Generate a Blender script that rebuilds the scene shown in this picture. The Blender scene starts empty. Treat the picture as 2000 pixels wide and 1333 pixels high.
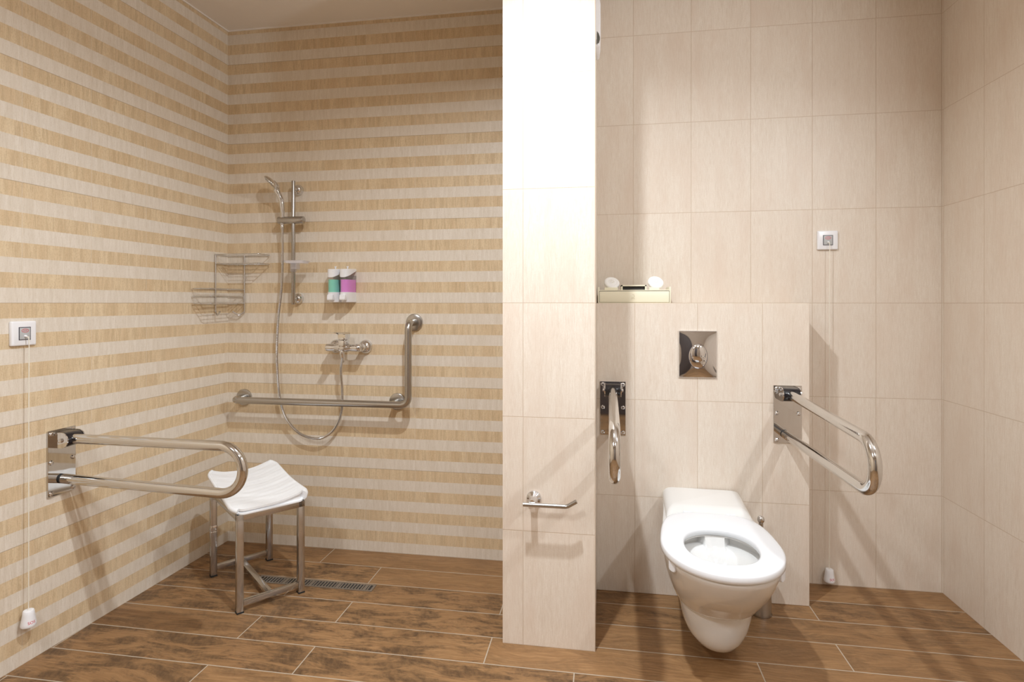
import bpy, bmesh, math, random
from mathutils import Vector, Matrix
random.seed(4)
PI = math.pi
SC = bpy.context.scene
COL = SC.collection

# ------------------------------------------------------------------ sizes
D = 2.5945            # back wall
XL, SL = -1.8644, -0.0337   # left wall at the back corner, and how much it runs out per metre
XR = 1.39
ZC = 2.573
YP = 1.968            # front of the tiled partition
PX0, PX1 = -0.347, -0.0236
YC = 2.395            # front of the boxed-in cistern
CX1 = 0.809
YF = -1.35            # wall behind the camera
def xl(y): return XL + SL * (D - y)

# ------------------------------------------------------------------ node helper
class NT:
    def __init__(s, name):
        s.m = bpy.data.materials.new(name); s.m.use_nodes = True
        s.t = s.m.node_tree; s.n = s.t.nodes; s.n.clear()
        s.out = s.n.new('ShaderNodeOutputMaterial'); s.b = s.n.new('ShaderNodeBsdfPrincipled')
        s.t.links.new(s.b.outputs[0], s.out.inputs[0])
    def set(s, node, key, v):
        i = node.inputs[key]
        if isinstance(v, bpy.types.NodeSocket): s.t.links.new(v, i)
        elif v is not None: i.default_value = v
    def P(s, key, v):
        if isinstance(v, tuple) and len(v) == 3: v = (*v, 1)
        s.set(s.b, key, v)
    def M(s, op, a, b=None, c=None):
        n = s.n.new('ShaderNodeMath'); n.operation = op
        s.set(n, 0, a)
        if b is not None: s.set(n, 1, b)
        if c is not None: s.set(n, 2, c)
        return n.outputs[0]
    def xyz(s, x, y, z):
        n = s.n.new('ShaderNodeCombineXYZ'); s.set(n, 0, x); s.set(n, 1, y); s.set(n, 2, z); return n.outputs[0]
    def pos(s):
        tc = s.n.new('ShaderNodeTexCoord'); sp = s.n.new('ShaderNodeSeparateXYZ')
        s.t.links.new(tc.outputs['Object'], sp.inputs[0]); return sp.outputs, tc.outputs['Object']
    def noise(s, vec, scale=1.0, detail=2.0, rough=0.5, dist=0.0):
        n = s.n.new('ShaderNodeTexNoise'); s.set(n, 'Vector', vec); s.set(n, 'Scale', scale)
        s.set(n, 'Detail', detail); s.set(n, 'Roughness', rough); s.set(n, 'Distortion', dist); return n.outputs['Fac']
    def white(s, vec):
        n = s.n.new('ShaderNodeTexWhiteNoise'); n.noise_dimensions = '3D'; s.set(n, 'Vector', vec); return n.outputs['Value']
    def rng(s, v, a, b, c=0.0, d=1.0, smooth=False):
        n = s.n.new('ShaderNodeMapRange'); n.clamp = True
        if smooth: n.interpolation_type = 'SMOOTHSTEP'
        s.set(n, 0, v); s.set(n, 1, a); s.set(n, 2, b); s.set(n, 3, c); s.set(n, 4, d); return n.outputs[0]
    def mix(s, f, a, b, mode='MIX'):
        n = s.n.new('ShaderNodeMix'); n.data_type = 'RGBA'; n.blend_type = mode
        s.set(n, 0, f)
        for i, v in ((6, a), (7, b)):
            if isinstance(v, tuple) and len(v) == 3: v = (*v, 1)
            s.set(n, i, v)
        return n.outputs[2]
    def bump(s, h, strength=0.3, dist=0.001):
        n = s.n.new('ShaderNodeBump'); s.set(n, 'Height', h); s.set(n, 'Strength', strength); s.set(n, 'Distance', dist)
        s.t.links.new(n.outputs[0], s.b.inputs['Normal'])

def srgb(r, g, b):
    f = lambda c: (c / 255 / 12.92) if c / 255 <= 0.04045 else ((c / 255 + 0.055) / 1.055) ** 2.4
    return (f(r), f(g), f(b))

def simple(name, col, rough=0.5, metal=0.0, var=0.04, scale=30, coat=0.0, bump=0.0):
    t = NT(name); sp, v = t.pos()
    n = t.noise(v, scale, 3)
    lo = tuple(c * (1 - var) for c in col); hi = tuple(min(1, c * (1 + var)) for c in col)
    t.P('Base Color', t.mix(n, lo, hi)); t.P('Metallic', metal)
    t.P('Roughness', t.rng(n, 0.3, 0.7, rough * 0.92, rough * 1.08))
    if coat: t.P('Coat Weight', coat); t.P('Coat Roughness', 0.05)
    if bump: t.bump(n, bump)
    return t.m

# ------------------------------------------------------------------ tile and floor materials
def tile(name, axis, h0, pitch=0.25, striped=False, taupe=False):
    t = NT(name); sp, v = t.pos()
    h = sp[0] if axis == 'X' else sp[1]; z = sp[2]
    hu = t.M('DIVIDE', t.M('SUBTRACT', h, h0), pitch); zu = t.M('DIVIDE', z, 0.4)
    fh = t.M('FRACT', hu); fz = t.M('FRACT', zu)
    dh = t.M('MULTIPLY', t.M('MINIMUM', fh, t.M('SUBTRACT', 1.0, fh)), pitch)
    dz = t.M('MULTIPLY', t.M('MINIMUM', fz, t.M('SUBTRACT', 1.0, fz)), 0.4)
    gh = t.rng(dh, 0.0007, 0.0017, 1, 0); gz = t.rng(dz, 0.0007, 0.0017, 1, 0)
    idv = t.xyz(t.M('FLOOR', hu), t.M('FLOOR', zu), 0.37)
    w = t.white(idv)
    off = t.M('MULTIPLY', w, 37.0)
    hs = t.M('ADD', h, off)
    fine = t.noise(t.xyz(t.M('MULTIPLY', hs, 420.0), t.M('MULTIPLY', z, 26.0), off), 1, 3, 0.65)
    mid = t.noise(t.xyz(t.M('MULTIPLY', hs, 75.0), t.M('MULTIPLY', z, 5.0), off), 1, 3, 0.6)
    speck = t.noise(t.xyz(t.M('MULTIPLY', hs, 300.0), t.M('MULTIPLY', z, 190.0), off), 1, 2, 0.7)
    big = t.noise(t.xyz(t.M('MULTIPLY', hs, 14.0), t.M('MULTIPLY', z, 3.5), off), 1, 2)
    if not striped:
        c = t.mix(t.rng(mid, 0.3, 0.7), srgb(219, 205, 189), srgb(229, 217, 203))
        c = t.mix(t.rng(fine, 0.35, 0.7), c, srgb(237, 228, 216))
        c = t.mix(t.rng(speck, 0.45, 0.7, 0, 0.3), c, srgb(214, 197, 178))
        c = t.mix(t.rng(big, 0.45, 0.75, 0, 0.5), c, srgb(220, 201, 184))
        c = t.mix(t.rng(w, 0, 1, 0.0, 0.20), c, srgb(219, 202, 186))
        g = t.M('MAXIMUM', gh, gz)
        col = t.mix(t.M('MULTIPLY', g, 0.6), c, srgb(190, 166, 140))
    else:
        lt = t.mix(t.rng(mid, 0.3, 0.7), srgb(220, 209, 194), srgb(233, 224, 212))
        lt = t.mix(t.rng(fine, 0.52, 0.70, 0, 0.55), lt, srgb(202, 188, 169))
        blk = t.noise(t.xyz(t.M('MULTIPLY', hs, 22.0), t.M('MULTIPLY', t.M('FLOOR', t.M('MULTIPLY', z, 10.0)), 7.3), off), 1, 2)
        dk = t.mix(t.rng(blk, 0.35, 0.65), srgb(216, 191, 155), srgb(228, 207, 173))
        dk = t.mix(t.rng(mid, 0.46, 0.66, 0, 0.65), dk, srgb(198, 174, 139))
        dk = t.mix(t.rng(fine, 0.52, 0.72, 0, 0.65), dk, srgb(180, 156, 122))
        dk = t.mix(t.rng(fine, 0.22, 0.42, 0.5, 0), dk, srgb(235, 216, 186))
        wob = t.M('MULTIPLY', t.M('SUBTRACT', t.noise(t.xyz(t.M('MULTIPLY', hs, 120.0), z, 0), 1, 2), 0.5), 0.03)
        fs = t.M('FRACT', t.M('MULTIPLY', z, 10.0))
        dk = t.mix(t.rng(speck, 0.48, 0.68, 0, 0.45), dk, srgb(192, 162, 122)); lt = t.mix(t.rng(speck, 0.48, 0.68, 0, 0.3), lt, srgb(206, 190, 168))
        band = t.rng(t.M('ADD', fs, wob), 0.49, 0.51)
        c = t.mix(band, lt, dk)
        c = t.mix(t.rng(w, 0, 1, 0, 0.12), c, srgb(226, 208, 184))
        col = t.mix(t.M('MULTIPLY', gz, 0.55), c, srgb(165, 138, 108))
        col = t.mix(t.M('MULTIPLY', gh, 0.45), col, srgb(222, 208, 190))
        g = t.M('MAXIMUM', gh, gz)
    if taupe: col = t.mix(1.0, col, srgb(192, 185, 178), 'MULTIPLY')
    t.P('Base Color', col)
    t.P('Roughness', t.rng(fine, 0.3, 0.7, 0.36, 0.5)); t.P('Specular IOR Level', 0.35)
    t.bump(t.M('SUBTRACT', t.M('MULTIPLY', fine, 0.12), g), 0.35, 0.0008)
    return t.m

def floor_mat():
    t = NT('wood_look_floor_tile'); sp, v = t.pos()
    x, y = sp[0], sp[1]
    ru = t.M('DIVIDE', t.M('SUBTRACT', D, y), 0.15); r = t.M('FLOOR', ru)
    odd = t.M('MODULO', t.M('ADD', r, 20.0), 2.0)
    pu = t.M('DIVIDE', t.M('ADD', x, t.M('SUBTRACT', 0.39, t.M('MULTIPLY', odd, 0.3))), 0.9)
    fr = t.M('FRACT', ru); fp = t.M('FRACT', pu)
    d1 = t.M('MULTIPLY', t.M('MINIMUM', fr, t.M('SUBTRACT', 1.0, fr)), 0.15)
    d2 = t.M('MULTIPLY', t.M('MINIMUM', fp, t.M('SUBTRACT', 1.0, fp)), 0.9)
    g = t.rng(t.M('MINIMUM', d1, d2), 0.0012, 0.0025, 1, 0)
    w = t.white(t.xyz(t.M('FLOOR', pu), r, 0.71)); off = t.M('MULTIPLY', w, 53.0)
    w2 = t.white(t.xyz(t.M('FLOOR', pu), r, 3.11))
    xs = t.M('ADD', x, off)
    warp = t.M('MULTIPLY', t.M('SUBTRACT', t.noise(t.xyz(t.M('MULTIPLY', xs, 3.5), t.M('MULTIPLY', y, 9.0), off), 1, 2), 0.5), 0.10)
    yw = t.M('ADD', y, warp)
    grain = t.noise(t.xyz(t.M('MULTIPLY', xs, 5.0), t.M('MULTIPLY', yw, 120.0), off), 1, 4, 0.65)
    fine = t.noise(t.xyz(t.M('MULTIPLY', xs, 26.0), t.M('MULTIPLY', yw, 420.0), off), 1, 2, 0.6)
    ringv = t.M('SINE', t.M('MULTIPLY', t.noise(t.xyz(t.M('MULTIPLY', xs, 2.2), t.M('MULTIPLY', yw, 14.0), off), 1, 1), 95.0))
    blot = t.noise(t.xyz(t.M('MULTIPLY', xs, 5.5), t.M('MULTIPLY', yw, 20.0), t.M('ADD', off, 9.0)), 1, 8, 0.76, 0.3)
    cross = t.noise(t.xyz(t.M('MULTIPLY', t.M('ADD', xs, t.M('MULTIPLY', y, 0.45)), 60.0), t.M('MULTIPLY', t.M('SUBTRACT', y, t.M('MULTIPLY', xs, 0.3)), 22.0), off), 1, 4, 0.7)
    c = t.mix(t.rng(grain, 0.3, 0.7), srgb(171, 133, 92), srgb(143, 106, 69))
    c = t.mix(t.rng(ringv, -0.2, 1.0, 0, 0.22), c, srgb(128, 93, 60))
    c = t.mix(t.rng(fine, 0.5, 0.75, 0, 0.5), c, srgb(112, 80, 50))
    c = t.mix(t.rng(w2, 0, 1, 0.0, 0.40), c, srgb(131, 97, 64))
    dk = t.M('MULTIPLY', t.rng(blot, 0.42, 0.60, 0, 1, True), t.rng(w, 0.05, 0.6, 0.3, 1.0))
    dk = t.M('MULTIPLY', dk, t.rng(cross, 0.3, 0.62, 0.5, 1.0))
    c = t.mix(t.M('MULTIPLY', dk, 0.9), c, srgb(76, 56, 38))
    c = t.mix(g, c, srgb(182, 168, 150))
    t.P('Base Color', c)
    t.P('Roughness', t.rng(grain, 0.3, 0.7, 0.40, 0.55)); t.P('Specular IOR Level', 0.4)
    t.bump(t.M('SUBTRACT', t.M('MULTIPLY', grain, 0.2), g), 0.35, 0.001)
    return t.m

MT = {}
MT['stripe_back'] = tile('striped_tile_back', 'X', -1.627 + 0.2485 * 4 - 0.2485 * 8, 0.2485, True)
MT['stripe_left'] = tile('striped_tile_side', 'Y', 1.597, 0.2495, True)
MT['cream_back'] = tile('cream_tile_back', 'X', 1.1376 - 2.0)
MT['cream_right'] = tile('cream_tile_side', 'Y', 2.335 - 4.0)
MT['cream_pillar'] = tile('cream_tile_pillar', 'X', -0.2745 - 1.0)
MT['cream_pillar_side'] = tile('cream_tile_pillar_side', 'Y', YP)
MT['cream_cistern'] = tile('cream_tile_cistern', 'X', 0.133 - 1.0)
MT['cream_front'] = tile('taupe_tile_front', 'X', 0.05, taupe=True)
MT['floor'] = floor_mat()
MT['plaster'] = simple('ceiling_paint', srgb(240, 234, 228), 0.9, 0, 0.015, 4)
MT['chrome'] = simple('chrome', (0.74, 0.745, 0.76), 0.05, 1.0, 0.02, 8)
MT['mirror'] = simple('polished_steel', (0.66, 0.655, 0.65), 0.035, 1.0, 0.015, 6)
MT['steel_tube'] = simple('polished_steel_tube', (0.66, 0.65, 0.635), 0.10, 1.0, 0.02, 9)
MT['brushed'] = simple('brushed_steel', (0.48, 0.465, 0.445), 0.25, 1.0, 0.01, 20)
MT['stool_steel'] = simple('stool_steel', (0.57, 0.56, 0.55), 0.2, 1.0, 0.08, 40)
MT['wire'] = simple('chrome_wire', (0.68, 0.685, 0.70), 0.16, 1.0, 0.03, 50)
MT['drain'] = simple('drain_steel', (0.42, 0.415, 0.42), 0.35, 1.0, 0.05, 60)
MT['dark_gap'] = simple('dark_gap', (0.03, 0.027, 0.025), 0.8)
MT['black'] = simple('black_plastic', (0.012, 0.012, 0.016), 0.16, 0, 0.1, 20, 0.3)
MT['rubber'] = simple('black_rubber', (0.015, 0.015, 0.015), 0.7)
MT['porcelain'] = simple('porcelain', srgb(229, 228, 226), 0.09, 0, 0.006, 3, 0.5)
MT['seat_white'] = simple('seat_plastic', srgb(232, 234, 238), 0.2, 0, 0.006, 3)
MT['water'] = simple('toilet_water', srgb(200, 214, 214), 0.03, 0, 0.02, 3)
MT['white_plastic'] = simple('white_plastic', srgb(240, 240, 243), 0.3, 0, 0.01, 5)
MT['grey_plastic'] = simple('grey_plastic', srgb(186, 188, 188), 0.4, 0, 0.02, 9)
MT['dark_frame'] = simple('dark_frame', srgb(70, 66, 78), 0.4)
MT['red'] = simple('red_print', srgb(214, 40, 62), 0.5)
MT['oval'] = simple('oval_print', srgb(226, 206, 206), 0.5)
MT['cord'] = simple('white_cord', srgb(236, 230, 216), 0.6, 0, 0.05, 300)
MT['cream'] = simple('cream_board', srgb(239, 233, 209), 0.4, 0, 0.012, 20)
MT['mark'] = simple('faint_mark', srgb(206, 196, 170), 0.6)
MT['soap'] = simple('white_soap', srgb(247, 246, 244), 0.45, 0, 0.01, 30)
MT['towel'] = simple('white_towel', srgb(240, 241, 243), 0.9, 0, 0.02, 260, 0, 0.25)
MT['green_soap'] = simple('green_liquid', srgb(112, 212, 188), 0.2, 0, 0.05, 12, 0.3)
MT['purple_soap'] = simple('purple_liquid', srgb(222, 122, 216), 0.2, 0, 0.05, 12, 0.3)
MT['door'] = simple('dark_door', srgb(82, 75, 74), 0.4, 0, 0.15, 6)
MT['grey_window'] = simple('smoked_window', srgb(92, 92, 86), 0.15, 0, 0.05, 10)
def clear(name, col, al, rough=0.08):
    t = NT(name); sp, v = t.pos()
    n = t.noise(v, 20, 2)
    t.P('Base Color', t.mix(n, col, tuple(min(1, c * 1.03) for c in col))); t.P('Roughness', rough); t.P('Alpha', t.rng(n, 0.3, 0.7, al * 0.96, al))
    return t.m
MT['clear'] = clear('clear_plastic', (0.80, 0.77, 0.74), 0.14)
MT['dish'] = clear('dish_plastic', (0.78, 0.76, 0.8), 0.45)
def glow(name, col, st):
    t = NT(name); sp, v = t.pos()
    t.P('Base Color', (0.8, 0.8, 0.8)); t.P('Emission Color', (*col, 1)); t.P('Emission Strength', t.rng(t.noise(v, 5, 1), 0.3, 0.7, st * 0.97, st))
    return t.m
MT['lamp'] = glow('lamp_diffuser', (1, 0.95, 0.88), 6.0)

# ------------------------------------------------------------------ mesh helpers
def new(): return bmesh.new()

def obj(name, bm, mat, parent=None, smooth=40, kind=None, mats=None):
    bmesh.ops.recalc_face_normals(bm, faces=bm.faces[:])
    me = bpy.data.meshes.new(name); bm.to_mesh(me); bm.free()
    for m in (mats or [mat]): me.materials.append(MT[m])
    if smooth:
        me.polygons.foreach_set('use_smooth', [True] * len(me.polygons))
        me.set_sharp_from_angle(angle=math.radians(smooth))
    o = bpy.data.objects.new(name, me); COL.objects.link(o)
    if parent is not None: o.parent = parent
    if kind: o['kind'] = kind
    return o

def thing(name, label, cat, loc=(0, 0, 0), rotz=0.0, group=None, rot=None):
    o = bpy.data.objects.new(name, None); COL.objects.link(o)
    o.location = loc; o.rotation_euler = rot if rot else (0, 0, rotz); o.empty_display_size = 0.05
    o['label'] = label; o['category'] = cat
    if group: o['group'] = group
    return o

def tag(o, label, cat, group=None):
    o['label'] = label; o['category'] = cat
    if group: o['group'] = group
    return o

def box(bm, x0, x1, y0, y1, z0, z1, bev=0.0, seg=2, mi=0):
    vs = [bm.verts.new((x, y, z)) for x in (x0, x1) for y in (y0, y1) for z in (z0, z1)]
    F = [(0, 1, 3, 2), (4, 6, 7, 5), (0, 4, 5, 1), (2, 3, 7, 6), (0, 2, 6, 4), (1, 5, 7, 3)]
    fs = [bm.faces.new([vs[i] for i in f]) for f in F]
    for f in fs: f.material_index = mi
    if bev:
        es = {e for f in fs for e in f.edges}
        bmesh.ops.bevel(bm, geom=list(es), offset=bev, segments=seg, affect='EDGES', profile=0.5)
    return vs

def frame_of(d):
    d = d.normalized(); a = Vector((0, 0, 1)) if abs(d.z) < 0.9 else Vector((1, 0, 0))
    u = d.cross(a).normalized(); return u, d.cross(u).normalized()

def loft(bm, rings, closed=True, cap0=True, cap1=True, mi=0):
    R = [[bm.verts.new(p) for p in r] for r in rings]
    n = len(R[0])
    for a, b in zip(R, R[1:]):
        for i in range(n if closed else n - 1):
            j = (i + 1) % n
            f = bm.faces.new((a[i], a[j], b[j], b[i])); f.material_index = mi
    if cap0: bm.faces.new(R[0]).material_index = mi
    if cap1: bm.faces.new(R[-1][::-1]).material_index = mi
    return R

def lathe(bm, prof, o=(0, 0, 0), d=(0, 0, 1), seg=32, cap0=True, cap1=True, mi=0):
    o = Vector(o); d = Vector(d).normalized(); u, w = frame_of(d)
    rings = [[o + d * h + (u * math.cos(2 * PI * i / seg) + w * math.sin(2 * PI * i / seg)) * max(r, 1e-5) for i in range(seg)] for r, h in prof]
    return loft(bm, rings, True, cap0, cap1, mi)

def cyl(bm, p0, p1, r, seg=24, r1=None, mi=0):
    p0 = Vector(p0); p1 = Vector(p1)
    lathe(bm, [(r, 0), (r if r1 is None else r1, (p1 - p0).length)], p0, p1 - p0, seg, mi=mi)

def rcyl(bm, p0, p1, r, b=0.002, seg=24, mi=0):
    p0 = Vector(p0); p1 = Vector(p1); L = (p1 - p0).length
    lathe(bm, [(r - b, 0), (r - b * 0.3, b * 0.3), (r, b), (r, L - b), (r - b * 0.3, L - b * 0.3), (r - b, L)], p0, p1 - p0, seg, mi=mi)

def tube(bm, pts, r, seg=16, radii=None, cyclic=False, mi=0):
    P = [Vector(p) for p in pts]; n = len(P)
    T = []
    for i in range(n):
        a = P[(i - 1) % n] if (i or cyclic) else P[i]; b = P[(i + 1) % n] if (i < n - 1 or cyclic) else P[i]
        T.append((b - a).normalized())
    u, w = frame_of(T[0]); rings = []
    for i in range(n):
        if i:
            q = T[i - 1].rotation_difference(T[i]); u = q @ u; w = q @ w
        rr = radii[i] if radii else r
        rings.append([P[i] + (u * math.cos(2 * PI * k / seg) + w * math.sin(2 * PI * k / seg)) * rr for k in range(seg)])
    if cyclic:
        loft(bm, rings + [rings[0]], True, False, False, mi)
    else: loft(bm, rings, True, True, True, mi)

def rounded(pts, rad, n=6):
    """polyline with its inner corners rounded"""
    P = [Vector(p) for p in pts]; out = [P[0]]
    for i in range(1, len(P) - 1):
        a, b, c = P[i - 1], P[i], P[i + 1]
        u = (a - b); v = (c - b); ang = u.angle(v)
        t = min(rad / math.tan(ang / 2), u.length * 0.49, v.length * 0.49)
        p0 = b + u.normalized() * t; p1 = b + v.normalized() * t
        for k in range(n + 1):
            s = k / n; out.append(p0 * (1 - s) ** 2 + b * 2 * s * (1 - s) + p1 * s * s)
    out.append(P[-1]); return out

def spline(pts, n=12):
    P = [Vector(p) for p in pts]; P = [P[0] * 2 - P[1]] + P + [P[-1] * 2 - P[-2]]; out = []
    for i in range(1, len(P) - 2):
        a, b, c, d = P[i - 1:i + 3]
        for k in range(n):
            t = k / n
            out.append(0.5 * ((2 * b) + (c - a) * t + (2 * a - 5 * b + 4 * c - d) * t * t + (3 * b - 3 * c + d - a) * t ** 3))
    out.append(P[-2]); return out

def resample(P, step):
    out = [P[0].copy()]; acc = 0.0
    for a, b in zip(P, P[1:]):
        L = (b - a).length; s = step - acc
        while s <= L and L > 0:
            out.append(a.lerp(b, s / L)); s += step
        acc = (acc + L) % step if L > 0 else acc
    return out

def prism(bm, poly, f0, f1, mi=0):
    """poly 2-D points; f0/f1 map a 2-D point to the two end faces"""
    a = [bm.verts.new(f0(p)) for p in poly]; b = [bm.verts.new(f1(p)) for p in poly]; n = len(poly)
    bm.faces.new(a).material_index = mi; bm.faces.new(b[::-1]).material_index = mi
    for i in range(n):
        j = (i + 1) % n; bm.faces.new((a[i], a[j], b[j], b[i])).material_index = mi

def text_mesh(txt, size):
    cu = bpy.data.curves.new('lettering', 'FONT'); cu.body = txt; cu.size = size; cu.align_x = 'CENTER'; cu.align_y = 'CENTER'
    cu.resolution_u = 3
    o = bpy.data.objects.new('lettering', cu); COL.objects.link(o)
    dg = bpy.context.evaluated_depsgraph_get(); me = bpy.data.meshes.new_from_object(o.evaluated_get(dg))
    bpy.data.objects.remove(o); bpy.data.curves.remove(cu)
    bm = bmesh.new(); bm.from_mesh(me); bpy.data.meshes.remove(me)
    return bm

# ------------------------------------------------------------------ the setting
def shell(name, bm, m, **k): return obj(name, bm, m, None, 0, 'structure', **k)
bm = new(); box(bm, -2.3, XR + 0.2, YF - 0.2, D + 0.2, -0.12, 0); shell('floor', bm, 'floor')
bm = new(); box(bm, -2.3, XR + 0.2, YF - 0.2, D + 0.2, ZC, ZC + 0.12); shell('ceiling', bm, 'plaster')
bm = new(); box(bm, -2.3, PX0 + 0.1, D, D + 0.12, 0, ZC); shell('wall_back', bm, 'stripe_back')
bm = new(); box(bm, PX0 + 0.1, XR + 0.12, D, D + 0.12, 0, ZC); shell('wall_rear', bm, 'cream_back')
bm = new(); box(bm, XR, XR + 0.12, YF, D, 0, ZC); shell('wall_right', bm, 'cream_right')
bm = new()
prism(bm, [(xl(D), D), (xl(YF), YF), (xl(YF) - 0.12, YF), (xl(D) - 0.12, D)], lambda p: (p[0], p[1], 0), lambda p: (p[0], p[1], ZC))
shell('wall_left', bm, 'stripe_left')
# the wall behind the camera, with its doorway
DX0, DX1, DZ = -0.35, 0.60, 2.08
bm = new()
box(bm, xl(YF) - 0.12, DX0, YF - 0.12, YF, 0, ZC); box(bm, DX1, XR + 0.12, YF - 0.12, YF, 0, ZC); box(bm, DX0, DX1, YF - 0.12, YF, DZ, ZC)
shell('wall_front', bm, 'cream_front')
bm = new(); box(bm, DX0 + 0.04, DX1 - 0.04, YF - 0.07, YF - 0.03, 0.006, DZ - 0.04, 0.003)
dr = obj('door_1', bm, 'door', None, 30, 'structure')
bm = new(); rcyl(bm, (DX0 + 0.12, YF - 0.03, 1.02), (DX0 + 0.12, YF + 0.03, 1.02), 0.012); rcyl(bm, (DX0 + 0.11, YF + 0.025, 1.02), (DX0 + 0.24, YF + 0.025, 1.02), 0.009)
obj('door_handle', bm, 'chrome', dr)
bm = new(); box(bm, DX0, DX0 + 0.04, YF - 0.12, YF + 0.01, 0, DZ, 0.003); box(bm, DX1 - 0.04, DX1, YF - 0.12, YF + 0.01, 0, DZ, 0.003); box(bm, DX0, DX1, YF - 0.12, YF + 0.01, DZ - 0.04, DZ, 0.003)
obj('trim_1', bm, 'door', None, 30, 'structure')
# tiled partition between shower and toilet
bm = new(); box(bm, PX0, PX1, YP, D, 0, ZC)
for f in bm.faces:
    f.material_index = 1 if abs(f.calc_center_median().y - (YP + D) / 2) < 0.05 else 0
obj('wall_middle', bm, None, None, 0, 'structure', mats=['cream_pillar', 'cream_pillar_side'])
# boxed-in cistern
bm = new(); box(bm, PX1, CX1, YC, D, 0, 1.2, 0.0015, 1)
for f in bm.faces:
    if abs(f.normal.x) > 0.8 or f.calc_center_median().x > CX1 - 0.001: f.material_index = 1
obj('wall_low', bm, None, None, 0, 'structure', mats=['cream_cistern', 'cream_right'])
# thin silicone line under the shower ceiling
bm = new()
prism(bm, [(xl(YF), YF), (xl(D), D), (PX0, D), (PX0, D - 0.006), (xl(D) + 0.006, D - 0.006), (xl(YF) + 0.006, YF)], lambda p: (p[0], p[1], ZC - 0.006), lambda p: (p[0], p[1], ZC))
obj('trim_2', bm, 'plaster', None, 0, 'structure')

# ------------------------------------------------------------------ emergency pull switches
def cone_text(bm, txt, size, axis_o, ang, rfun, zc, mi=0):
    tb = text_mesh(txt, size)
    mp = {}
    for v in tb.verts:
        z = zc + v.co.y; r = rfun(z) + 0.0004; a = ang + v.co.x / r
        mp[v.index] = bm.verts.new((axis_o[0] + math.cos(a) * r, axis_o[1] + math.sin(a) * r, z))
    for f in tb.faces: bm.faces.new([mp[v.index] for v in f.verts]).material_index = mi
    tb.free()

def sos(loc, rotz, label, drop, textang, ex=0.0):
    """local frame: wall plane y=0, room towards -y, x along the wall"""
    t = thing('emergency_switch', label, 'switch', loc, rotz)
    bm = new()
    # plate with softly curved left and right sides
    rings = []
    for (sx, y) in ((0.0405, 0.0), (0.041, -0.004), (0.0405, -0.0085), (0.039, -0.0105), (0.036, -0.0115)):
        sz = 0.0405 - (0.041 - sx) * 0.9
        ring = []
        for (cx_, cz_, a0) in ((1, 1, 0), (-1, 1, 90), (-1, -1, 180), (1, -1, 270)):
            for k in range(5):
                a = math.radians(a0 + k * 22.5)
                ring.append((cx_ * (sx - 0.004) + 0.004 * math.cos(a), y, cz_ * (sz - 0.004) + 0.004 * math.sin(a)))
        rings.append(ring)
    loft(bm, rings); obj('cover_plate', bm, 'white_plastic', t)
    bm = new(); box(bm, ex - 0.0195, ex + 0.0195, -0.0125, -0.0105, -0.0215, 0.0215); fr = obj('insert_frame', bm, 'dark_frame', t)
    bm = new(); box(bm, ex - 0.0172, ex + 0.0172, -0.0135, -0.011, -0.0192, 0.0192, 0.0006); ins = obj('insert', bm, 'grey_plastic', t)
    bm = new()
    def ell(a, b, y, zc): return [(ex + a * math.cos(2 * PI * k / 36), y, zc + b * math.sin(2 * PI * k / 36)) for k in range(36)]
    loft(bm, [ell(0.0118, 0.0062, -0.0134, 0.0095), ell(0.0118, 0.0062, -0.0138, 0.0095), ell(0.0106, 0.005, -0.0138, 0.0095), ell(0.0106, 0.005, -0.0134, 0.0095)], True, False, False)
    tb = text_mesh('SOS', 0.0078); mp = {}
    for v in tb.verts: mp[v.index] = bm.verts.new((ex + v.co.x, -0.01385, 0.0095 + v.co.y))
    for f in tb.faces: bm.faces.new([mp[v.index] for v in f.verts])
    tb.free(); obj('lettering', bm, 'red', ins)
    bm = new(); lathe(bm, [(0.0042, 0), (0.0042, 0.004), (0.003, 0.006)], (ex, -0.013, -0.009), (0, -1, 0), 16); obj('cord_eyelet', bm, 'white_plastic', ins)
    bm = new(); zb = -drop
    yc = -0.0265
    tube(bm, spline([(ex, -0.017, -0.0095), (ex + 0.001, -0.022, -0.013), (ex + 0.0015, yc, -0.03), (ex + 0.001, yc, -0.2), (ex + 0.0005, yc, zb + 0.3), (ex, yc, zb + 0.048)], 6), 0.0014, 8)
    obj('pull_cord', bm, 'cord', t)
    bm = new()
    lathe(bm, [(0.0095, 0.0525), (0.0138, 0.052), (0.0155, 0.0495), (0.0166, 0.040), (0.0212, 0.010), (0.022, 0.003), (0.0205, 0.0), (0.016, 0.0012), (0.013, 0.008)], (ex, yc, zb), (0, 0, 1), 36)
    h = obj('pull_handle', bm, 'white_plastic', t)
    bm = new(); cone_text(bm, 'SOS', 0.0125, (ex, yc), textang, lambda z: 0.0213 - (z - zb - 0.01) * 0.153, zb + 0.0150)
    obj('lettering', bm, 'red', h)
    return t
yS = 1.5955
sos((xl(yS) + 0.0, yS, 1.0995), PI / 2 + SL * -1.0 * 0 + math.atan(-SL) * 0, 'white square emergency cord switch on the striped shower wall', 0.966, -PI / 2 - 0.30)
sos((0.9455, D, 1.467), 0.0, 'white square emergency cord switch on plain cream tiles right of toilet', 1.441, -PI / 2 + 0.25)

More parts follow.
